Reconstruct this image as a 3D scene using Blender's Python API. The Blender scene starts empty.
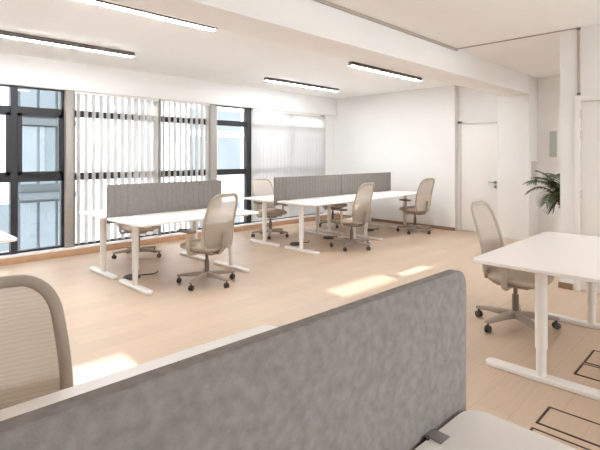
import bpy, bmesh, math, random
from mathutils import Vector, Matrix
random.seed(7)
SC = bpy.context.scene
COL = SC.collection
PI = math.pi

# ------------------------------------------------------------------ materials
def srgb(r, g, b):
    f = lambda c: (c / 255 / 12.92) if c / 255 <= .04045 else ((c / 255 + .055) / 1.055) ** 2.4
    return (f(r), f(g), f(b), 1)

def mat(name, col, rough=.5, metal=0., noise=0., nscale=8., bump=0., bscale=200., coat=0., spec=.5):
    m = bpy.data.materials.new(name); m.use_nodes = True
    nt = m.node_tree; b = nt.nodes['Principled BSDF']
    b.inputs['Base Color'].default_value = col
    b.inputs['Roughness'].default_value = rough
    b.inputs['Metallic'].default_value = metal
    b.inputs['Specular IOR Level'].default_value = spec
    b.inputs['Coat Weight'].default_value = coat
    tc = nt.nodes.new('ShaderNodeTexCoord')
    if noise:
        n = nt.nodes.new('ShaderNodeTexNoise'); n.inputs['Scale'].default_value = nscale
        n.inputs['Detail'].default_value = 5
        nt.links.new(tc.outputs['Object'], n.inputs['Vector'])
        r = nt.nodes.new('ShaderNodeValToRGB')
        r.color_ramp.elements[0].position = .3; r.color_ramp.elements[1].position = .7
        r.color_ramp.elements[0].color = tuple(c * (1 - noise) for c in col[:3]) + (1,)
        r.color_ramp.elements[1].color = tuple(min(1, c * (1 + noise)) for c in col[:3]) + (1,)
        nt.links.new(n.outputs['Fac'], r.inputs['Fac'])
        nt.links.new(r.outputs['Color'], b.inputs['Base Color'])
    if bump:
        n2 = nt.nodes.new('ShaderNodeTexNoise'); n2.inputs['Scale'].default_value = bscale
        n2.inputs['Detail'].default_value = 3
        nt.links.new(tc.outputs['Object'], n2.inputs['Vector'])
        bp = nt.nodes.new('ShaderNodeBump'); bp.inputs['Strength'].default_value = bump
        bp.inputs['Distance'].default_value = .004
        nt.links.new(n2.outputs['Fac'], bp.inputs['Height'])
        nt.links.new(bp.outputs['Normal'], b.inputs['Normal'])
    return m

def mat_floor():
    m = bpy.data.materials.new('oak_laminate'); m.use_nodes = True
    nt = m.node_tree; b = nt.nodes['Principled BSDF']
    tc = nt.nodes.new('ShaderNodeTexCoord')
    br = nt.nodes.new('ShaderNodeTexBrick')
    br.inputs['Scale'].default_value = 1
    br.inputs['Brick Width'].default_value = 1.3; br.inputs['Row Height'].default_value = .19
    br.inputs['Mortar Size'].default_value = .0015; br.inputs['Mortar Smooth'].default_value = .3
    c = srgb(202, 178, 154)
    br.inputs['Color1'].default_value = tuple(x * .95 for x in c[:3]) + (1,)
    br.inputs['Color2'].default_value = tuple(x * 1.05 for x in c[:3]) + (1,)
    br.inputs['Mortar'].default_value = tuple(x * .8 for x in c[:3]) + (1,)
    nt.links.new(tc.outputs['Object'], br.inputs['Vector'])
    mp = nt.nodes.new('ShaderNodeMapping'); mp.inputs['Scale'].default_value = (1.2, 18, 1)
    nt.links.new(tc.outputs['Object'], mp.inputs['Vector'])
    n = nt.nodes.new('ShaderNodeTexNoise'); n.inputs['Scale'].default_value = 2.5; n.inputs['Detail'].default_value = 6
    nt.links.new(mp.outputs['Vector'], n.inputs['Vector'])
    mr = nt.nodes.new('ShaderNodeMapRange'); mr.inputs['To Min'].default_value = .9; mr.inputs['To Max'].default_value = 1.08
    nt.links.new(n.outputs['Fac'], mr.inputs['Value'])
    mx = nt.nodes.new('ShaderNodeVectorMath'); mx.operation = 'SCALE'
    nt.links.new(br.outputs['Color'], mx.inputs[0]); nt.links.new(mr.outputs['Result'], mx.inputs['Scale'])
    nt.links.new(mx.outputs['Vector'], b.inputs['Base Color'])
    b.inputs['Roughness'].default_value = .42
    b.inputs['Specular IOR Level'].default_value = .45
    return m

def mat_felt(name, col, amp, scale):
    m = mat(name, col, rough=.95, noise=amp, nscale=scale, bump=.35, bscale=260, spec=.1)
    return m

def mat_sheer(name, col, transp, transl=.5, weave=0):
    """thin woven cloth: diffuse + light passing through + open weave"""
    m = bpy.data.materials.new(name); m.use_nodes = True
    nt = m.node_tree; nt.nodes.remove(nt.nodes['Principled BSDF'])
    out = nt.nodes['Material Output']
    d = nt.nodes.new('ShaderNodeBsdfDiffuse'); d.inputs['Color'].default_value = col
    t = nt.nodes.new('ShaderNodeBsdfTranslucent'); t.inputs['Color'].default_value = col
    tr = nt.nodes.new('ShaderNodeBsdfTransparent')
    m1 = nt.nodes.new('ShaderNodeMixShader'); m1.inputs[0].default_value = transl
    nt.links.new(d.outputs[0], m1.inputs[1]); nt.links.new(t.outputs[0], m1.inputs[2])
    m2 = nt.nodes.new('ShaderNodeMixShader'); m2.inputs[0].default_value = transp
    nt.links.new(m1.outputs[0], m2.inputs[1]); nt.links.new(tr.outputs[0], m2.inputs[2])
    if weave:
        tc = nt.nodes.new('ShaderNodeTexCoord')
        mp = nt.nodes.new('ShaderNodeMapping'); mp.inputs['Scale'].default_value = (.35, .35, 1)
        nt.links.new(tc.outputs['Object'], mp.inputs['Vector'])
        w = nt.nodes.new('ShaderNodeTexWave'); w.wave_type = 'BANDS'; w.bands_direction = 'Z'
        w.inputs['Scale'].default_value = weave; w.inputs['Distortion'].default_value = 3.5
        w.inputs['Detail'].default_value = 2; w.inputs['Detail Scale'].default_value = 1.2
        nt.links.new(mp.outputs['Vector'], w.inputs['Vector'])
        mr = nt.nodes.new('ShaderNodeMapRange')
        mr.inputs['To Min'].default_value = transp - .06; mr.inputs['To Max'].default_value = transp + .06
        nt.links.new(w.outputs['Fac'], mr.inputs['Value']); nt.links.new(mr.outputs['Result'], m2.inputs[0])
    nt.links.new(m2.outputs[0], out.inputs['Surface'])
    return m

def mat_glass(name, tint, refl=.06):
    m = bpy.data.materials.new(name); m.use_nodes = True
    nt = m.node_tree; nt.nodes.remove(nt.nodes['Principled BSDF'])
    out = nt.nodes['Material Output']
    tr = nt.nodes.new('ShaderNodeBsdfTransparent'); tr.inputs['Color'].default_value = tint
    g = nt.nodes.new('ShaderNodeBsdfGlossy'); g.inputs['Roughness'].default_value = .02
    fr = nt.nodes.new('ShaderNodeFresnel'); fr.inputs['IOR'].default_value = 1.45
    mx = nt.nodes.new('ShaderNodeMixShader')
    nt.links.new(fr.outputs[0], mx.inputs[0])
    nt.links.new(tr.outputs[0], mx.inputs[1]); nt.links.new(g.outputs[0], mx.inputs[2])
    nt.links.new(mx.outputs[0], out.inputs['Surface'])
    return m

def mat_emit(name, col, s):
    m = bpy.data.materials.new(name); m.use_nodes = True
    nt = m.node_tree; b = nt.nodes['Principled BSDF']
    b.inputs['Base Color'].default_value = (.9, .9, .9, 1)
    b.inputs['Emission Color'].default_value = col
    b.inputs['Emission Strength'].default_value = s
    return m

M = dict(
    floor=mat_floor(),
    paint=mat('white_wall_paint', srgb(238, 236, 233), .85, noise=.01, nscale=3, bump=.05, bscale=90, spec=.2),
    ceil=mat('white_ceiling_paint', srgb(246, 245, 243), .9, noise=.01, nscale=2, spec=.15),
    door=mat('white_door_lacquer', srgb(238, 234, 229), .5, noise=.006, nscale=2),
    frame_line=mat('grey_door_frame', srgb(216, 210, 204), .6, noise=.02),
    tan=mat('tan_wood_skirting', srgb(190, 150, 118), .5, noise=.08, nscale=12),
    brown=mat('brown_wood_skirting', srgb(150, 118, 96), .55, noise=.08, nscale=12),
    sill=mat('white_sill', srgb(236, 232, 228), .5, noise=.01),
    black=mat('black_window_frame', srgb(38, 37, 39), .45, noise=.05, nscale=20),
    post=mat('greige_window_post', srgb(165, 157, 149), .6, noise=.02),
    railgrey=mat('grey_aluminium', srgb(150, 142, 135), .45, metal=.3, noise=.03),
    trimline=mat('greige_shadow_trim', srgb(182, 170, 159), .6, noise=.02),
    lampbody=mat('dark_grey_lamp_housing', srgb(112, 105, 100), .5, metal=.3, noise=.03),
    lamp=mat_emit('lamp_diffuser', (.875, .935, 1, 1), 50),
    desk=mat('white_desk_laminate', srgb(240, 233, 227), .38, noise=.006, nscale=4),
    steel=mat('white_powder_coat', srgb(236, 231, 225), .4, noise=.006, nscale=10),
    felt=mat_felt('mottled_grey_felt', srgb(146, 139, 135), .15, 45),
    rib=mat_felt('ribbed_grey_felt', srgb(134, 128, 122), .07, 40),
    clip=mat('grey_clamp_metal', srgb(150, 144, 140), .45, metal=.4, noise=.03),
    chair=mat('beige_plastic', srgb(182, 170, 156), .5, noise=.02, nscale=14),
    cushion=mat('beige_seat_cloth', srgb(194, 181, 165), .9, noise=.05, nscale=60, bump=.3, bscale=300, spec=.1),
    mesh=mat_sheer('beige_mesh_cloth', srgb(206, 194, 180), .20, .35, weave=24),
    panel=mat_sheer('beige_lumbar_panel', srgb(226, 218, 207), .03, .2),
    base=mat('taupe_base_plastic', srgb(160, 145, 131), .45, noise=.02, nscale=14),
    pad=mat('dark_taupe_arm_pad', srgb(120, 108, 97), .6, noise=.03, nscale=20),
    wheel=mat('dark_caster_rubber', srgb(66, 58, 53), .5, noise=.05, nscale=30),
    rimgrey=mat('pale_caster_hub', srgb(190, 180, 170), .45, noise=.03),
    chrome=mat('brushed_steel', srgb(170, 165, 160), .3, metal=.9, noise=.03),
    gas=mat('grey_gas_lift', srgb(120, 108, 98), .35, metal=.5, noise=.02),
    blind=mat_sheer('white_blind_cloth', srgb(224, 220, 216), .04, .26),
    sheer=mat_sheer('white_sheer_blind_cloth', srgb(216, 213, 210), .10, .26),
    glass=mat_glass('window_glass', (.955, .965, .965, 1)),
    frost=mat('pale_green_frosted_panel', srgb(186, 196, 186), .35, noise=.02),
    plate=mat('grey_switch_plate', srgb(206, 198, 190), .5, noise=.02),
    leaf=mat('palm_leaf', srgb(64, 76, 38), .5, noise=.25, nscale=9),
    stem=mat('palm_stem', srgb(96, 104, 58), .6, noise=.1),
    pot=mat('white_ceramic_pot', srgb(222, 216, 208), .4, noise=.02),
    soil=mat('potting_soil', srgb(70, 54, 42), .95, noise=.3, nscale=60),
    slot=mat('dark_brass_trim', srgb(74, 58, 48), .5, metal=.4, noise=.05),
    cable=mat('dark_cable', srgb(70, 62, 58), .6, noise=.05),
    bfaint=mat('faint_facade_pane', srgb(110, 116, 120), .3, noise=.12, nscale=.6),
    bwhite=mat('white_render_facade', srgb(236, 236, 236), .8, noise=.03, nscale=1),
    bblue=mat('blue_grey_facade', srgb(76, 81, 83), .6, noise=.08, nscale=.8),
    bpane=mat('facade_pane', srgb(60, 72, 80), .25, noise=.2, nscale=.7),
    bpale=mat('pale_facade_pane', srgb(95, 103, 107), .3, noise=.12, nscale=.6),
    bline=mat('facade_mullion', srgb(112, 124, 134), .5, noise=.05),
)

# ------------------------------------------------------------------ mesh helpers
def obj(name, bm, m, parent=None, smooth=40, loc=None, rz=0.):
    bmesh.ops.recalc_face_normals(bm, faces=bm.faces)
    me = bpy.data.meshes.new(name); bm.to_mesh(me); bm.free()
    me.materials.append(m)
    if smooth:
        for p in me.polygons: p.use_smooth = True
        me.set_sharp_from_angle(angle=math.radians(smooth))
    o = bpy.data.objects.new(name, me); COL.objects.link(o)
    if parent: o.parent = parent
    if loc: o.location = loc
    o.rotation_euler.z = rz
    return o

def tag(o, label=None, cat=None, group=None, kind=None):
    if label: o['label'] = label
    if cat: o['category'] = cat
    if group: o['group'] = group
    if kind: o['kind'] = kind
    return o

def thing(name, label, cat, loc=(0, 0, 0), rz=0., group=None):
    o = bpy.data.objects.new(name, None); COL.objects.link(o)
    o.empty_display_size = .1
    o.location = loc; o.rotation_euler.z = rz
    return tag(o, label, cat, group)

def struct(name, bm, m, parent=None, smooth=40):
    o = obj(name, bm, m, parent, smooth)
    if parent is None: o['kind'] = 'structure'
    return o

def copy_tree(o, parent=None):
    c = o.copy(); COL.objects.link(c)
    if parent: c.parent = parent
    for ch in list(o.children): copy_tree(ch, c)
    return c

def box(bm, x0, y0, z0, x1, y1, z1, bev=0.):
    vs = [bm.verts.new((x, y, z)) for z in (z0, z1) for y in (y0, y1) for x in (x0, x1)]
    fs = [bm.faces.new([vs[i] for i in q]) for q in
          ((0, 2, 3, 1), (4, 5, 7, 6), (0, 1, 5, 4), (2, 6, 7, 3), (0, 4, 6, 2), (1, 3, 7, 5))]
    if bev:
        es = list({e for f in fs for e in f.edges})
        bmesh.ops.bevel(bm, geom=es, offset=bev, segments=2, affect='EDGES', profile=.5)
    return bm

def nb(): return bmesh.new()

def rbox(*a, bev=.004):
    bm = nb(); box(bm, *a, bev=bev); return bm

def loft(bm, rings, cap=True):
    """rings: lists of points, same length, closed loops"""
    L = [[bm.verts.new(p) for p in r] for r in rings]
    n = len(L[0])
    for a, b in zip(L[:-1], L[1:]):
        for i in range(n):
            bm.faces.new((a[i], a[(i + 1) % n], b[(i + 1) % n], b[i]))
    if cap:
        bm.faces.new(list(reversed(L[0]))); bm.faces.new(L[-1])
    return bm

def rrect(w, d, r, n=6, cx=0., cy=0.):
    pts = []
    for k, (sx, sy) in enumerate(((1, 1), (-1, 1), (-1, -1), (1, -1))):
        for i in range(n + 1):
            a = k * PI / 2 + i / n * PI / 2
            pts.append((cx + sx * (w / 2 - r) + r * math.cos(a), cy + sy * (d / 2 - r) + r * math.sin(a)))
    return pts

def slab(bm, w, d, r, z0, z1, bev, cx=0., cy=0.):
    def ring(ins, z): return [(x, y, z) for x, y in rrect(w - 2 * ins, d - 2 * ins, max(r - ins, .001), 6, cx, cy)]
    return loft(bm, [ring(bev, z0), ring(0, z0 + bev), ring(0, z1 - bev), ring(bev, z1)])

def cyl(bm, c, r0, r1, z0, z1, n=24, bev=.003):
    def ring(r, z): return [(c[0] + r * math.cos(2 * PI * i / n), c[1] + r * math.sin(2 * PI * i / n), z) for i in range(n)]
    return loft(bm, [ring(r0 - bev, z0), ring(r0, z0 + bev), ring(r1, z1 - bev), ring(r1 - bev, z1)])

def tube(bm, pts, r, n=10, closed=False, flat=None, up=Vector((0, 0, 1))):
    """sweep a circle (or an ellipse flat=(ra, rb)) along points"""
    P = [Vector(p) for p in pts]; rings = []
    ra, rb = flat or (r, r)
    N = len(P)
    for i, p in enumerate(P):
        a = P[(i - 1) % N] if (closed or i > 0) else p
        b = P[(i + 1) % N] if (closed or i < N - 1) else p
        t = (b - a).normalized()
        u = up if abs(t.dot(up)) < .95 else Vector((0, 1, 0))
        s = t.cross(u).normalized(); q = s.cross(t).normalized()
        rings.append([bm.verts.new(p + s * (ra * math.cos(2 * PI * k / n)) + q * (rb * math.sin(2 * PI * k / n))) for k in range(n)])
    m = N if closed else N - 1
    for i in range(m):
        a, b = rings[i], rings[(i + 1) % N]
        for k in range(n):
            bm.faces.new((a[k], a[(k + 1) % n], b[(k + 1) % n], b[k]))
    if not closed:
        bm.faces.new(list(reversed(rings[0]))); bm.faces.new(rings[-1])
    return bm

def wheel(bm, c, r, w, ang, n=18):
    """disc whose axle lies flat along direction ang"""
    ax = Vector((math.cos(ang), math.sin(ang), 0)); s = Vector((-ax.y, ax.x, 0)); c = Vector(c)
    def ring(rr, off): return [c + ax * off + s * (rr * math.cos(2 * PI * i / n)) + Vector((0, 0, rr * math.sin(2 * PI * i / n))) for i in range(n)]
    return loft(bm, [ring(r * .8, -w / 2), ring(r, -w / 2 + .004), ring(r, w / 2 - .004), ring(r * .8, w / 2)])

# ------------------------------------------------------------------ the room
ZC = 2.78; YW = 7.0; XE = 8.33; XN = 5.52; YB = 2.68; YB2 = 3.10; ZB = 2.46
X0, Y0 = -3.5, -3.2
struct('floor', box(nb(), X0 - .2, Y0 - .2, -.12, 9.0, 7.3, 0), M['floor'], smooth=0)
struct('ceiling', box(nb(), X0 - .2, Y0 - .2, ZC, 9.0, 7.3, ZC + .15), M['ceil'], smooth=0)
struct('ceiling_beam', rbox(X0, YB, ZB, 8.16, YB2, ZC, bev=.006), M['ceil'])
struct('pillar', rbox(8.16, YB, 0, 8.62, 3.20, ZC, bev=.006), M['paint'])
bm = nb()
box(bm, XE, 4.07, 0, 8.62, 7.3, ZC); box(bm, 8.47, 3.24, 0, 8.62, 3.28, 2.1)
box(bm, 8.47, 3.24, 2.04, 8.62, 4.07, ZC); box(bm, 8.47, 3.99, 0, 8.62, 4.07, 2.1)
struct('wall_right', bm, M['paint'], smooth=0)
struct('wall_alcove', box(nb(), 8.62, Y0, 0, 8.8, 4.2, ZC), M['paint'], smooth=0)
# wall with the door on the right, its end seen at the alcove
DY0, DY1, DZ = .46, 1.345, 2.03
bm = nb()
box(bm, XN, DY1, 0, XN + .15, 1.495, ZC); box(bm, XN, Y0, 0, XN + .15, DY0, ZC); box(bm, XN, DY0, DZ, XN + .15, DY1, ZC)
struct('wall_door_side', bm, M['paint'], smooth=0)
struct('wall_window_pier', box(nb(), 7.97, 7.09, .105, XE, 7.3, 2.40), M['paint'], smooth=0)
struct('wall_left', box(nb(), X0 - .2, Y0 - .2, 0, X0, 7.3, ZC), M['paint'], smooth=0)
# wall behind the viewer, openings added to let in fill daylight
bm = nb()
box(bm, X0, Y0 - .2, 0, 8.8, Y0, .35); box(bm, X0, Y0 - .2, 2.5, 8.8, Y0, ZC)
for a, b in ((X0, -.6), (1.9, 2.2), (5.2, 8.8)):
    box(bm, a, Y0 - .2, .35, b, Y0, 2.5)
struct('wall_behind', bm, M['paint'], smooth=0)
# bulkhead above the windows
struct('wall_bulkhead', rbox(X0, YW, 2.375, XE, YW + .3, ZC, bev=.004), M['ceil'])
# skirtings
struct('baseboard_window', rbox(X0, 6.94, 0, XE, 7.3, .085, bev=.003), M['tan'])
struct('trim_sill', rbox(X0, 6.96, .085, XE, 7.3, .105, bev=.003), M['sill'])
struct('baseboard_right', rbox(XE - .014, 4.06, 0, XE, 6.93, .06, bev=.002), M['brown'])
struct('baseboard_door_side', rbox(XN - .014, DY1 + .03, 0, XN, 1.51, .065, bev=.002), M['brown'])
struct('baseboard_alcove', rbox(8.606, Y0, 0, 8.62, 2.67, .06, bev=.002), M['brown'])
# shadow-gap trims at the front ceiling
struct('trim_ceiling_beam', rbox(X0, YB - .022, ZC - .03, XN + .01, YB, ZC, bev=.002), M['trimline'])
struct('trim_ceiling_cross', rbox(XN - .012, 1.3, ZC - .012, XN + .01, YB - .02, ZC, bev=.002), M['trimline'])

# doors
d1 = struct('door_1', rbox(8.435, 3.285, .01, 8.475, 3.985, 2.02, bev=.003), M['door'])
bm = nb()
for a in ((8.455, 3.24, 0, 8.47, 3.285, 2.05), (8.455, 3.985, 0, 8.47, 4.03, 2.05), (8.445, 3.285, 2.022, 8.47, 3.985, 2.05)): box(bm, *a, bev=.002)
obj('door_frame', bm, M['frame_line'], d1)
bm = nb(); tube(bm, [(8.435, 3.34, .95), (8.385, 3.34, .95), (8.38, 3.35, .95), (8.38, 3.45, .95)], .011)
cyl2 = [(8.434, 3.34 + .027 * math.cos(i * PI / 8), .95 + .027 * math.sin(i * PI / 8)) for i in range(16)]
loft(bm, [cyl2, [(x - .008, y, z) for x, y, z in cyl2]])
tag(obj('door_handle', bm, M['chrome'], d1), 'small steel lever handle')
bm = nb(); c3 = [(8.434, 3.34 + .024 * math.cos(i * PI / 8), .87 + .024 * math.sin(i * PI / 8)) for i in range(16)]
loft(bm, [c3, [(x - .008, y, z) for x, y, z in c3]]); obj('keyhole', bm, M['chrome'], d1)
d2 = struct('door_2', rbox(XN + .012, DY0 + .045, .01, XN + .055, DY1 - .045, DZ - .035, bev=.003), M['door'])
bm = nb()
for a in ((XN - .012, DY1 - .042, 0, XN + .06, DY1 + .012, DZ + .02), (XN - .012, DY0 - .012, 0, XN + .06, DY0 + .042, DZ + .02), (XN - .012, DY0 + .042, DZ - .032, XN + .06, DY1 - .042, DZ + .02)): box(bm, *a, bev=.002)
obj('door_frame', bm, M['door'], d2)
for z in (1.82, 1.6, .98, .25):
    bm = nb(); cyl(bm, (XN - .004, DY1 - .046), .011, .011, z, z + .09, 10, .001); obj('hinge', bm, M['frame_line'], d2)
# cable duct above the door
t = thing('cable_duct', 'thin grey vertical cable duct on the wall above the right door', 'cable duct', (XN, 1.315, 0))
obj('channel', rbox(-.016, -.012, 2.07, 0, .012, ZC - .004), M['trimline'], t)
for z in (2.07, ZC - .028): obj('end_cap', rbox(-.02, -.016, z - .004, .0, .016, z + .022), M['lampbody'], t)

# ------------------------------------------------------------------ windows
YG = 7.14
def window(n, x0, x1, mull=(), cas=(), zt=2.375, y0=YG - .035, y1=YG + .035):
    """black frame with transom and mid rail; the panes are children"""
    bm = nb(); fw = .035
    box(bm, x0, y0, .105, x0 + fw, y1, zt); box(bm, x1 - fw, y0, .105, x1, y1, zt)
    box(bm, x0, y0, zt - .02, x1, y1, zt); box(bm, x0, y0, .105, x1, y1, .135)
    box(bm, x0, y0, 2.0, x1, y1, 2.10); box(bm, x0, y0, 1.07, x1, y1, 1.18)
    for m in mull: box(bm, m - .04, y0 - .02, .105, m + .04, y1, zt)
    for a, b in cas:   # opening light between mid rail and transom, thicker frame
        w = .055
        for q in ((a, 1.17, a + w, 2.01), (b - w, 1.17, b, 2.01), (a, 1.17, b, 1.21), (a, 1.97, b, 2.01)):
            box(bm, q[0], y0 - .03, q[1], q[2], y0 + .01, q[3])
    w = struct('window_%d' % n, bm, M['black'], smooth=0)
    xs = [x0] + list(mull) + [x1]
    for a, b in zip(xs[:-1], xs[1:]):
        for z0, z1 in ((.12, 1.09), (1.16, 2.03), (2.08, zt - .01)):
            obj('pane', box(nb(), a + .02, YG - .004, z0, b - .02, YG + .004, z1), M['glass'], w, smooth=0)
    return w
window(1, -3.5, 2.335, (-2.1, -.85, .4, 1.70), ((1.74, 2.31), (.44, 1.66)))
window(2, 2.455, 3.80, ())
window(3, 3.80, 4.87, ())
window(4, 4.95, 5.83, (5.73,))
window(5, 5.83, 7.97, (6.9,))
for i, (a, b) in enumerate(((2.335, 2.455), (4.80, 4.95))):
    bm = nb(); box(bm, a, 7.02, .105, b - .025, 7.24, 2.375, bev=.003)
    p = struct('trim_post_%d' % (i + 1), bm, M['post'])
    obj('edge_strip', rbox(b - .025, 7.03, .105, b, 7.24, 2.375, bev=.002), M['railgrey'], p)  # dark grey strip along the edge of the post
# unseen windows added behind the viewer for fill daylight
for n, (a, b) in enumerate(((-.6, 1.9), (2.2, 5.2))):
    bm = nb(); ya, yb = Y0 - .14, Y0 - .06
    for q in ((a, .35, a + .05, 2.5), (b - .05, .35, b, 2.5), (a, .35, b, .4), (a, 2.45, b, 2.5), ((a + b) / 2 - .03, .35, (a + b) / 2 + .03, 2.5)):
        box(bm, q[0], ya, q[1], q[2], yb, q[3])
    w = struct('window_%d' % (6 + n), bm, M['black'], smooth=0)
    obj('pane', box(nb(), a + .03, Y0 - .104, .38, b - .03, Y0 - .096, 2.47), M['glass'], w, smooth=0)

# vertical blinds: head rail, vanes, each vane a part
def blind(label, x0, x1, pitch, ang, wid, m, zb=.13, y=7.055):
    t = thing('vertical_blind', label, 'vertical blind', ((x0 + x1) / 2, y, 0), 0, 'vertical blinds along the window wall')
    L = (x1 - x0) / 2
    obj('head_rail', rbox(-L, -.02, 2.335, L, .02, 2.373, bev=.002), M['sill'], t)
    n = int(round((x1 - x0) / pitch))
    for k in range(n):
        f = (k + .5) / n
        a = math.radians(ang(f) + random.uniform(-3, 3)); cx = -L + f * 2 * L
        bm = nb(); rows = []
        for z in (2.34, zb):
            r = []
            for j in range(7):
                s = (j / 6 - .5); bow = .008 * (1 - 4 * s * s)
                lx, ly = s * wid, bow
                r.append(bm.verts.new((cx + lx * math.cos(a) + ly * math.sin(a), -lx * math.sin(a) + ly * math.cos(a), z)))
            rows.append(r)
        for j in range(6): bm.faces.new((rows[0][j], rows[0][j + 1], rows[1][j + 1], rows[1][j]))
        obj('vane', bm, m, t)
    return t
blind('white vertical blind with narrow gaps, left of the thin dark post', 2.46, 3.79, .115, lambda f: 78 - 28 * max(0, f - .45) / .55, .104, M['blind'])
blind('white vertical blind with dark gaps, right of the thin dark post', 3.83, 4.80, .105, lambda f: 92 - 8 * f, .095, M['blind'])
t = blind('closed sheer white vertical blind in the far corner by the end wall', 5.80, 7.95, .10, lambda f: 22, .118, M['sheer'])
obj('rail_bracket', rbox(.93, -.03, 2.335, 1.06, -.015, 2.36, bev=.002), M['railgrey'], t)
struct('trim_post_3', rbox(3.795, 7.02, .105, 3.825, 7.1, 2.375, bev=.003), M['railgrey'])

# ------------------------------------------------------------------ ceiling lamps
def lamp(label, x0, x1, y):
    t = thing('linear_ceiling_light', label, 'ceiling light', ((x0 + x1) / 2, y, ZC), 0, 'linear ceiling lights')
    L = (x1 - x0) / 2
    obj('housing', rbox(-L, -.036, -.055, L, .036, 0, bev=.003), M['lampbody'], t)
    obj('diffuser', rbox(-L + .012, -.031, -.060, L - .012, .031, -.05, bev=.003), M['lamp'], t)
    return t
lamp('bright linear ceiling light at top left, nearest the beam', .50, 2.78, 3.98)
lamp('bright linear ceiling light at the left edge, over the left desks', .50, 2.76, 5.80)
lamp('short-looking linear ceiling light near the windows, over the far desks', 5.2, 7.12, 5.97)
lamp('linear ceiling light close to the end wall, half hidden by the beam', 5.2, 7.14, 4.12)

lamp('added fill light in the alcove, hidden behind the door wall', 6.3, 8.2, .35)  # added to brighten the alcove, out of the camera's sight
lamp('added fill light out of view, near the right desks', 3.7, 5.2, -1.0)  # added outside the frame to brighten the right side
# ------------------------------------------------------------------ desks
ZT = .734
def make_desk(label, cx, cy, rz=0., group='white desks'):
    t = thing('desk', label, 'desk', (cx, cy, 0), rz, group)
    obj('tabletop', slab(nb(), 1.596, .796, .06, ZT - .024, ZT, .004), M['desk'], t)
    for s in (-1, 1):
        x = s * .638
        bm = nb(); cyl(bm, (x, 0), .036, .036, .20, ZT - .03, 24)
        leg = obj('leg', bm, M['steel'], t)
        bm = nb(); cyl(bm, (x, 0), .030, .030, .03, .21, 24); obj('inner_tube', bm, M['steel'], leg)
        bm = nb()
        rings = []
        for ins, z in ((.006, 0.0), (0, .006), (0, .026), (.008, .034)):
            rings.append([(px, py, z) for px, py in rrect(.085 - 2 * ins, .70 - 2 * ins, .0424 - ins, 8, x, 0)])
        loft(bm, rings); obj('foot', bm, M['steel'], leg)
        obj('bracket', rbox(x - .04, -.3, ZT - .05, x + .04, .3, ZT - .025), M['steel'], leg)
    obj('crossbar', rbox(-.60, -.03, ZT - .065, .60, .03, ZT - .026), M['steel'], t)
    return t
desk0 = make_desk('white desk in front of the ribbed screen, left group, chair at its near side', 2.92, 4.751)
def put_desk(label, cx, cy, rz=0.):
    c = copy_tree(desk0); c.location = (cx, cy, 0); c.rotation_euler.z = rz; c['label'] = label; return c
put_desk('white desk behind the left ribbed screen, beside the window blinds', 2.92, 5.591)
put_desk('white desk cut off by the left edge of the photo', .29, 4.78)
put_desk('white desk in front of the long ribbed screen, left half of the middle group', 5.555, 4.826)
put_desk('white desk in front of the long ribbed screen, right half, nearest the end wall', 7.155, 4.826)
put_desk('white desk behind the long ribbed screen, left half, corner showing by the windows', 5.555, 5.666)
put_desk('white desk behind the long ribbed screen, right half, mostly hidden', 7.155, 5.666)
put_desk('large white desk at right with a beige chair tucked behind it', 3.794, .963)
put_desk('white desk joined to the near side of the right desk, cut by the photo edge', 3.794, .163)
A = math.radians(-1.7)
def rot(x, y, px=1.24, py=.587):
    dx, dy = x - px, y - py
    return (px + dx * math.cos(A) - dy * math.sin(A), py + dx * math.sin(A) + dy * math.cos(A))
put_desk('white desk corner at the bottom right, nearest the camera', *rot(.437, .163), A)
put_desk('white desk hidden behind the big grey screen, only its edge showing', *rot(.437, 1.03), A)

# ------------------------------------------------------------------ desk screens
def ribbed_screen(label, x0, x1, y, clampx):
    L = (x1 - x0) / 2; z0, z1 = .665, 1.10
    t = thing('desk_screen', label, 'desk divider', ((x0 + x1) / 2, y, 0), 0, 'ribbed grey desk screens')
    n = int((x1 - x0) / .008); bm = nb(); cols = []
    for i in range(n + 1):
        x = -L + 2 * L * i / n
        a = .012 * abs(math.sin(PI * (x + L) / .075)) ** .6
        h = z1
        e = min(x + L, L - x)
        if e < .03: h = z1 - .03 + math.sqrt(max(0, .03 ** 2 - (.03 - e) ** 2))
        yy = .008 + a if i not in (0, n) else .006
        cols.append([bm.verts.new((x, sgn * k, z)) for sgn, k, z in ((-1, yy, z0), (-1, yy, h - .006), (-1, yy * .5, h), (1, yy * .5, h), (1, yy, h - .006), (1, yy, z0))])
    for a, b in zip(cols[:-1], cols[1:]):
        for k in range(6): bm.faces.new((a[k], a[(k + 1) % 6], b[(k + 1) % 6], b[k]))
    bm.faces.new(cols[0]); bm.faces.new(cols[-1])
    obj('panel', bm, M['rib'], t, smooth=60)
    for cx in clampx:
        bm = nb(); box(bm, cx - .03, -.07, ZT + .0005, cx + .03, .07, ZT + .004, bev=.001); box(bm, cx - .03, -.016, .64, cx + .03, .016, ZT + .002, bev=.001)
        obj('clamp', bm, M['clip'], t)
    return t
ribbed_screen('ribbed grey screen between the two left desks, in front of the blinds', 2.15, 3.71, 5.171, (-.55, .55))
ribbed_screen('ribbed grey screen on the left half of the middle desks', 4.745, 6.335, 5.246, (-.55, .55))
ribbed_screen('ribbed grey screen on the right half of the middle desks, near the end wall', 6.345, 7.925, 5.246, (-.55, .55))
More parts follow.
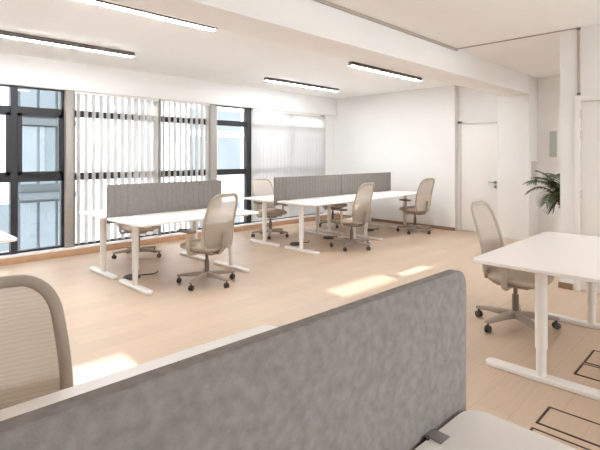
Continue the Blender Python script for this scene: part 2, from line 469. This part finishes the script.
# big felt screen in the foreground
t = thing('desk_screen', 'large smooth mottled grey felt screen across the foreground', 'desk divider', (*rot(.437, .585), 0), A)
bm = nb(); rings = []
def scr(ins):
    pts = []
    w, z0, z1, r = 1.596 / 2 - ins, .66 + ins, 1.108 - ins, .045
    for k, (cx, cz) in enumerate(((w - r, z1 - r), (-w + r, z1 - r), (-w + .01, z0 + .01), (w - .01, z0 + .01))):
        rr = r if k < 2 else .01
        for i in range(9):
            a = k * PI / 2 + i / 8 * PI / 2
            pts.append((cx + rr * math.cos(a), cz + rr * math.sin(a)))
    return pts
for ins, y in ((.003, -.017), (0, -.014), (0, .014), (.003, .017)):
    rings.append([(x, y, z) for x, z in scr(ins)])
loft(bm, rings); obj('panel', bm, M['felt'], t)
for cx in (-.60, .60):
    bm = nb(); box(bm, cx - .02, -.062, ZT + .0005, cx + .02, .0, ZT + .004, bev=.001); box(bm, cx - .02, -.026, .64, cx + .02, -.0165, ZT + .002, bev=.001)
    c = obj('clamp', bm, M['clip'], t)
    bm = nb(); cyl(bm, (cx - .028, -.028), .006, .006, ZT + .001, ZT + .008, 10, .001); obj('clamp_screw', bm, M['wheel'], c)

# ------------------------------------------------------------------ chairs
ZB0, ZB1 = .415, 1.005
def hw(z):
    t = (z - ZB0) / (ZB1 - ZB0)
    base = .208 + .016 * math.sin(PI * min(1, t * 1.15)) - .006 * t
    r = .11; top = ZB1 - r
    if z > top: base = base - r + math.sqrt(max(0, r * r - (z - top) ** 2))
    r = .07; bot = ZB0 + r
    if z < bot: base = base - r + math.sqrt(max(0, r * r - (bot - z) ** 2))
    return base
def BK(x, z, off=0.):
    t = (z - ZB0) / (ZB1 - ZB0)
    y = -.205 - .02 * math.sin(PI * t) * -1 - .115 * t ** 1.3 + 0.8 * x * x * (.6 + .4 * (1 - t))
    return (x, y - off, z)
def zrows(n):
    return [ZB0 + (ZB1 - ZB0) * (.5 - .5 * math.cos(PI * i / n)) for i in range(n + 1)]
def grid_patch(bm, zs, off, inset=.0, cols=12):
    rows = [[bm.verts.new(BK((2 * j / cols - 1) * max(.001, hw(z) - inset), z, off)) for j in range(cols + 1)] for z in zs]
    for a, b in zip(rows[:-1], rows[1:]):
        for j in range(cols): bm.faces.new((a[j], a[j + 1], b[j + 1], b[j]))
def make_chair(label, loc, deg):
    t = thing('office_chair', label, 'chair', loc, math.radians(deg), 'beige mesh office chairs')
    # seat cushion
    def ring(w, d, z, r): return [(x, y, z + .012 * (-(y - .03) / .23) ** 2 * (1 if y < .03 else -.9)) for x, y in rrect(w, d, r, 6, 0, .03)]
    bm = nb()
    loft(bm, [ring(.40, .38, .398, .12), ring(.475, .455, .412, .15), ring(.49, .47, .432, .15), ring(.475, .455, .452, .15), ring(.42, .40, .466, .13), ring(.25, .24, .472, .08)])
    obj('seat', bm, M['cushion'], t)
    bm = nb(); slab(bm, .34, .34, .08, .368, .400, .008, 0, .01); box(bm, -.07, -.14, .335, .07, .12, .372, bev=.01)
    mech = obj('seat_pan', bm, M['base'], t)
    bm = nb(); tube(bm, [(-.06, .02, .355), (-.17, .03, .35), (-.215, .035, .345)], .007, 8); obj('height_lever', bm, M['wheel'], mech)
    # backrest
    zs = zrows(26)
    outline = [(hw(z), z) for z in zs[1:-1]]
    loop = [BK(x, z) for x, z in outline] + [BK(x * (1 - 2 * k / 6), ZB1) for k in range(1, 6) for x in (hw(ZB1),)] \
        + [BK(-x, z) for x, z in reversed(outline)] + [BK(-hw(ZB0) * (1 - 2 * k / 6), ZB0) for k in range(1, 6)]
    bm = nb(); tube(bm, loop, .014, 10, closed=True, flat=(.020, .013), up=Vector((0, 1, .15)).normalized())
    fr = obj('backrest_frame', bm, M['chair'], t)
    bm = nb(); grid_patch(bm, zs, 0., .006); obj('backrest_mesh', bm, M['mesh'], fr, smooth=80)
    bm = nb(); grid_patch(bm, [.425 + .27 * i / 12 for i in range(13)], .011, .012)
    bmesh.ops.solidify(bm, geom=bm.faces[:], thickness=.004)
    tag(obj('lumbar_panel', bm, M['panel'], fr, smooth=60), 'solid lower backrest panel')
    bm = nb(); tube(bm, [(0, -.10, .35), (0, -.20, .36), (0, -.255, .42), (0, -.262, .52), (0, -.27, .60)], .02, 10, flat=(.028, .014))
    obj('back_support', bm, M['base'], t)
    # armrests
    for s in (-1, 1):
        bm = nb(); tube(bm, [(s * .13, .0, .362), (s * .235, .0, .362), (s * .262, .0, .375), (s * .272, .0, .41), (s * .272, .0, .60)], .016, 10, flat=(.014, .024), up=Vector((0, 1, 0)))
        a = obj('armrest', bm, M['chair'], t)
        bm = nb(); slab(bm, .085, .25, .035, .60, .63, .009, s * .265, .025); obj('arm_pad', bm, M['pad'], a)
    # column and star base
    bm = nb(); cyl(bm, (0, 0), .026, .026, .12, .27, 18); cyl(bm, (0, 0), .017, .017, .26, .345, 18); obj('gas_column', bm, M['gas'], t)
    bm = nb(); cyl(bm, (0, 0), .05, .042, .075, .135, 24, .006); hub = obj('base_hub', bm, M['base'], t)
    for k in range(5):
        a = math.radians(18 + 72 * k); ca, sa = math.cos(a), math.sin(a)
        bm = nb(); rings = []
        for r, hwid, zt, hh in ((.03, .032, .130, .058), (.12, .030, .126, .050), (.22, .027, .116, .040), (.30, .024, .104, .031), (.335, .018, .096, .022)):
            ring_ = []
            for i in range(10):
                q = 2 * PI * i / 10
                lx, lz = hwid * math.copysign(abs(math.cos(q)) ** .6, math.cos(q)), hh / 2 * math.copysign(abs(math.sin(q)) ** .6, math.sin(q))
                ring_.append((r * ca - lx * sa, r * sa + lx * ca, zt - hh / 2 + lz))
            rings.append(ring_)
        loft(bm, rings); leg = obj('base_leg', bm, M['base'], t)
        ang = a + PI / 2 + (k * 37 % 50 - 25) * PI / 180
        cx, cy = .315 * ca, .315 * sa
        ax = (math.cos(ang), math.sin(ang))
        bm = nb()
        for s in (-1, 1): wheel(bm, (cx + s * .014 * ax[0], cy + s * .014 * ax[1], .0285), .0285, .018, ang)
        cyl(bm, (cx, cy), .009, .009, .03, .08, 10, .001)
        obj('caster', bm, M['wheel'], leg)
    return t
chair0 = make_chair('beige mesh office chair on the near side of the left desk, back to camera', (2.935, 4.365, 0), 9)
for ch in chair0.children:
    if ch.name.startswith('base_leg'): ch.rotation_euler.z = math.radians(34)
def put_chair(label, x, y, deg, turn=None):
    c = copy_tree(chair0); c.location = (x, y, 0); c.rotation_euler.z = math.radians(deg); c['label'] = label
    if turn is not None:
        for ch in c.children:
            if ch.name.startswith('base_leg'): ch.rotation_euler.z = math.radians(turn)
    return c
put_chair('beige office chair behind the left desk, only its seat and base showing under the tabletop', 3.02, 6.20, 182)
put_chair('beige mesh office chair on the near side of the middle desks, left of two', 5.66, 4.46, 4)
put_chair('beige mesh office chair furthest right at the middle desks, against the end wall', 7.66, 4.53, -6)
put_chair('beige office chair behind the middle desks by the windows, left of the ribbed screen', 5.45, 6.12, 172)
put_chair('beige office chair behind the middle desks, mostly hidden by legs and the ribbed screen', 7.15, 6.12, 184)
put_chair('beige office chair tucked behind the large right desk, facing the camera', 4.0, 1.42, 182, 32)
put_chair('beige mesh office chair in the near left corner, cut by the photo edge', .30, 1.45, 174)

# ------------------------------------------------------------------ floor boxes and cables
def floor_box(label, x0, x1, x2, x3, y0, y1):
    t = thing('floor_box', label, 'floor socket', ((x0 + x3) / 2, (y0 + y1) / 2, 0), 0, 'floor socket boxes')
    cx, cy = t.location.x, t.location.y
    for a, b in ((x0, x1), (x2, x3)):
        bm = nb(); w = .013
        for q in ((a, y0, b, y0 + w), (a, y1 - w, b, y1), (a, y0 + w, a + w, y1 - w), (b - w, y0 + w, b, y1 - w)):
            box(bm, q[0] - cx, q[1] - cy, .0, q[2] - cx, q[3] - cy, .003)
        fr = obj('frame', bm, M['slot'], t, smooth=0)
        obj('lid', box(nb(), a + w - cx, y0 + w - cy, 0, b - w - cx, y1 - w - cy, .0015), M['floor'], fr, smooth=0)
floor_box('dark-edged floor socket lid nearest the bottom right corner', 2.36, 2.57, 2.625, 2.85, .40, .83)
floor_box('dark-edged floor socket lid under the large right desk', 3.39, 3.61, 3.63, 3.91, .44, .84)
for lab, x, y in (('dark round cable outlet on the floor under the left desks', 2.44, 5.17),
                  ('dark round cable outlet on the floor between the left legs of the middle desks', 5.22, 5.25),
                  ('dark round cable outlet on the floor under the centre of the middle desks', 6.02, 5.25),
                  ('dark round cable outlet on the floor under the far end of the middle desks', 7.2, 5.25)):
    t = thing('cable_outlet', lab, 'floor socket', (x, y, 0), 0, 'round floor cable outlets')
    bm = nb(); cyl(bm, (0, 0), .10, .085, 0, .03, 28, .006); obj('cover', bm, M['cable'], t)
    bm = nb(); tube(bm, [(.08, 0, .02), (.16, .02, .008), (.26, -.03, .008), (.33, .02, .008), (.36, .06, .008)], .007, 8); obj('cable', bm, M['cable'], t)

# ------------------------------------------------------------------ alcove: sign, switch, palm
t = thing('wall_sign', 'small pale green frosted panel on the alcove wall above the palm', 'sign', (8.62, 2.44, 1.63))
obj('plate', rbox(-.012, -.055, -.22, 0, .055, .22, bev=.002), M['frost'], t)
t = thing('switch_panel', 'grey switch panel on the shaded side of the pillar', 'switch', (8.42, YB, 1.17))
obj('plate', rbox(-.14, -.012, -.17, .10, 0, .17, bev=.003), M['plate'], t)
obj('handset', rbox(-.02, -.035, -.24, .03, -.012, -.10, bev=.006), M['railgrey'], t)

t = thing('potted_palm', 'green potted palm in the alcove, fronds showing past the wall edge', 'plant', (6.75, 1.72, 0))
bm = nb(); cyl(bm, (0, 0), .13, .17, 0, .34, 28, .01); obj('pot', bm, M['pot'], t)
bm = nb(); cyl(bm, (0, 0), .155, .155, .335, .35, 24, .003); obj('soil', bm, M['soil'], t)
# image-left direction in the room
LX, LY = -.703, .711
def frond(side, fwd, ztip, zmid, droop):
    base = Vector((0, 0, .34)); d = Vector((LX * side + .711 * fwd, LY * side + .703 * fwd, 0))
    P = [base, base + d * .12 + Vector((0, 0, (zmid - .34) * .65)), base + d * .5 + Vector((0, 0, zmid - .34)), base + d + Vector((0, 0, ztip - .34))]
    pts = []
    for i in range(23):
        u = i / 22; v = 1 - u
        pts.append(P[0] * v ** 3 + P[1] * 3 * u * v * v + P[2] * 3 * u * u * v + P[3] * u ** 3)
    bm = nb(); tube(bm, pts, .006, 6); fr = obj('frond', bm, M['stem'], t)
    bm = nb()
    for i in range(6, 23):
        p = pts[i]; tg = (pts[min(i + 1, 22)] - pts[i - 1]).normalized()
        sd = tg.cross(Vector((0, 0, 1)))
        sd = sd.normalized() if sd.length > .05 else Vector((LX, LY, 0))
        up = sd.cross(tg).normalized()
        ln = .21 * math.sin(PI * min(1, .18 + .8 * (i - 5) / 18)) + .05
        for s in (-1, 1):
            dr = (sd * s * .75 + tg * .75 + up * .18).normalized(); n = tg.cross(dr).normalized()
            w = .013; prev = None
            q = tg * .7 - dr * tg.dot(dr) * .7
            q = q.normalized() if q.length > .01 else tg
            for k in range(5):
                f = k / 4
                c = p + dr * (ln * f) - Vector((0, 0, droop * ln * f * f))
                ww = w * (math.sin(PI * min(.98, .12 + .86 * f)) ** .7 if k < 4 else .05)
                a, b, m_ = bm.verts.new(c + q * ww), bm.verts.new(c - q * ww), bm.verts.new(c - n * .003)
                if prev:
                    bm.faces.new((prev[0], a, m_, prev[2])); bm.faces.new((prev[2], m_, b, prev[1]))
                prev = (a, b, m_)
    obj('leaflets', bm, M['leaf'], fr)
frond(.34, .1, 1.22, 1.15, .4); frond(.52, 0, 1.08, 1.18, .4); frond(.42, .2, .96, 1.12, .5)
frond(.36, -.12, .84, 1.12, .5); frond(.12, .15, .74, .98, .5); frond(.42, .0, 1.14, 1.16, .4)
frond(.05, .3, 1.15, 1.25, .4); frond(-.35, .1, 1.05, 1.2, .4); frond(-.3, .4, .9, 1.1, .5); frond(.1, -.3, 1.0, 1.2, .4)
frond(-.35, -.2, .85, 1.1, .5); frond(.22, -.1, 1.05, 1.12, .4)

# ------------------------------------------------------------------ buildings across the street
def building(label, x0, x1, y, ztop, wall, pane, cols, rows, band=None):
    t = thing('building', label, 'building', ((x0 + x1) / 2, y, -9), 0, 'buildings across the street')
    L = (x1 - x0) / 2
    obj('facade', box(nb(), -L, 0, 0, L, 6, ztop + 9), M[wall], t, smooth=0)
    cw = 2 * L / cols; gp = min(.1, cw * .08)
    for zr, hr in rows:
        for c in range(cols):
            a = -L + c * cw + gp; b = a + cw - 2 * gp
            f = obj('window', rbox(a, -.06, zr + 9, b, .05, zr + hr + 9, bev=.0), M[pane], t, smooth=0)
    if band:
        for z in band: obj('ledge', rbox(-L, -.25, z + 9, L, 0, z + .22 + 9, bev=.01), M[wall], t)
    return t
lb = building('white plain building at the left edge, glimpsed past the black mullion', -8, 4.15, 17, 7.5, 'bwhite', 'bpale', 3, ((-1.6, 1.5),))
for a, b in ((-8, 1.75), (2.4, 4.15)):  # unseen blocks added on the roof to keep sun off the left floor
    obj('roof_sun_block', box(nb(), a + 1.925, .0, 16.4, b + 1.925, 5, 18.6), M['bwhite'], lb, smooth=0)
building('blue grey glass-fronted building seen through the left window', 4.2, 5.9, 17, 7.5, 'bblue', 'bpale', 3, ((2.75, 1.6), (.5, 1.9), (-2.4, 2.3)), (2.45, .0))
building('white blank-walled building glimpsed through the gaps of the left blinds', 6.0, 10.6, 17.2, 7.5, 'bwhite', 'bpale', 2, ((-4, 1.5),))
building('white building with pale panes seen through the window between the blinds', 10.7, 24, 17.4, 7.6, 'bwhite', 'bfaint', 9, ((2.6, .9), (.6, 1.7), (-2.6, 1.9)))

# ------------------------------------------------------------------ light
w = bpy.data.worlds.new('daylight'); SC.world = w; w.use_nodes = True
bg = w.node_tree.nodes['Background']
bg.inputs['Color'].default_value = (.88, .94, 1.0, 1); bg.inputs['Strength'].default_value = 2.6
sun = bpy.data.lights.new('sun', 'SUN'); sun.energy = 5.5; sun.angle = math.radians(.6); sun.color = (1, .98, .95)
so = bpy.data.objects.new('sun', sun); COL.objects.link(so)
so.rotation_euler = Vector((-.05, -1, -.544)).to_track_quat('-Z', 'Y').to_euler()
so.location = (4, 12, 8)

# ------------------------------------------------------------------ camera
cam = bpy.data.cameras.new('camera'); co = bpy.data.objects.new('camera', cam); COL.objects.link(co)
co.location = (0, 0, 1.42); co.rotation_euler = (PI / 2, 0, math.radians(-(90 - 44.64)))
cam.sensor_width = 36; cam.lens = 460 / 600 * 36; cam.shift_y = -68.6 / 600
cam.clip_start = .05
SC.camera = co
SC.view_settings.view_transform = 'Standard'; SC.view_settings.look = 'None'
SC.view_settings.gamma = 1; SC.view_settings.use_curve_mapping = False
SC.view_settings.exposure = 1.07
SC.cycles.use_denoising = True
SC.cycles.max_bounces = 12; SC.cycles.diffuse_bounces = 8; SC.cycles.transparent_max_bounces = 24
SC.cycles.sample_clamp_indirect = 8
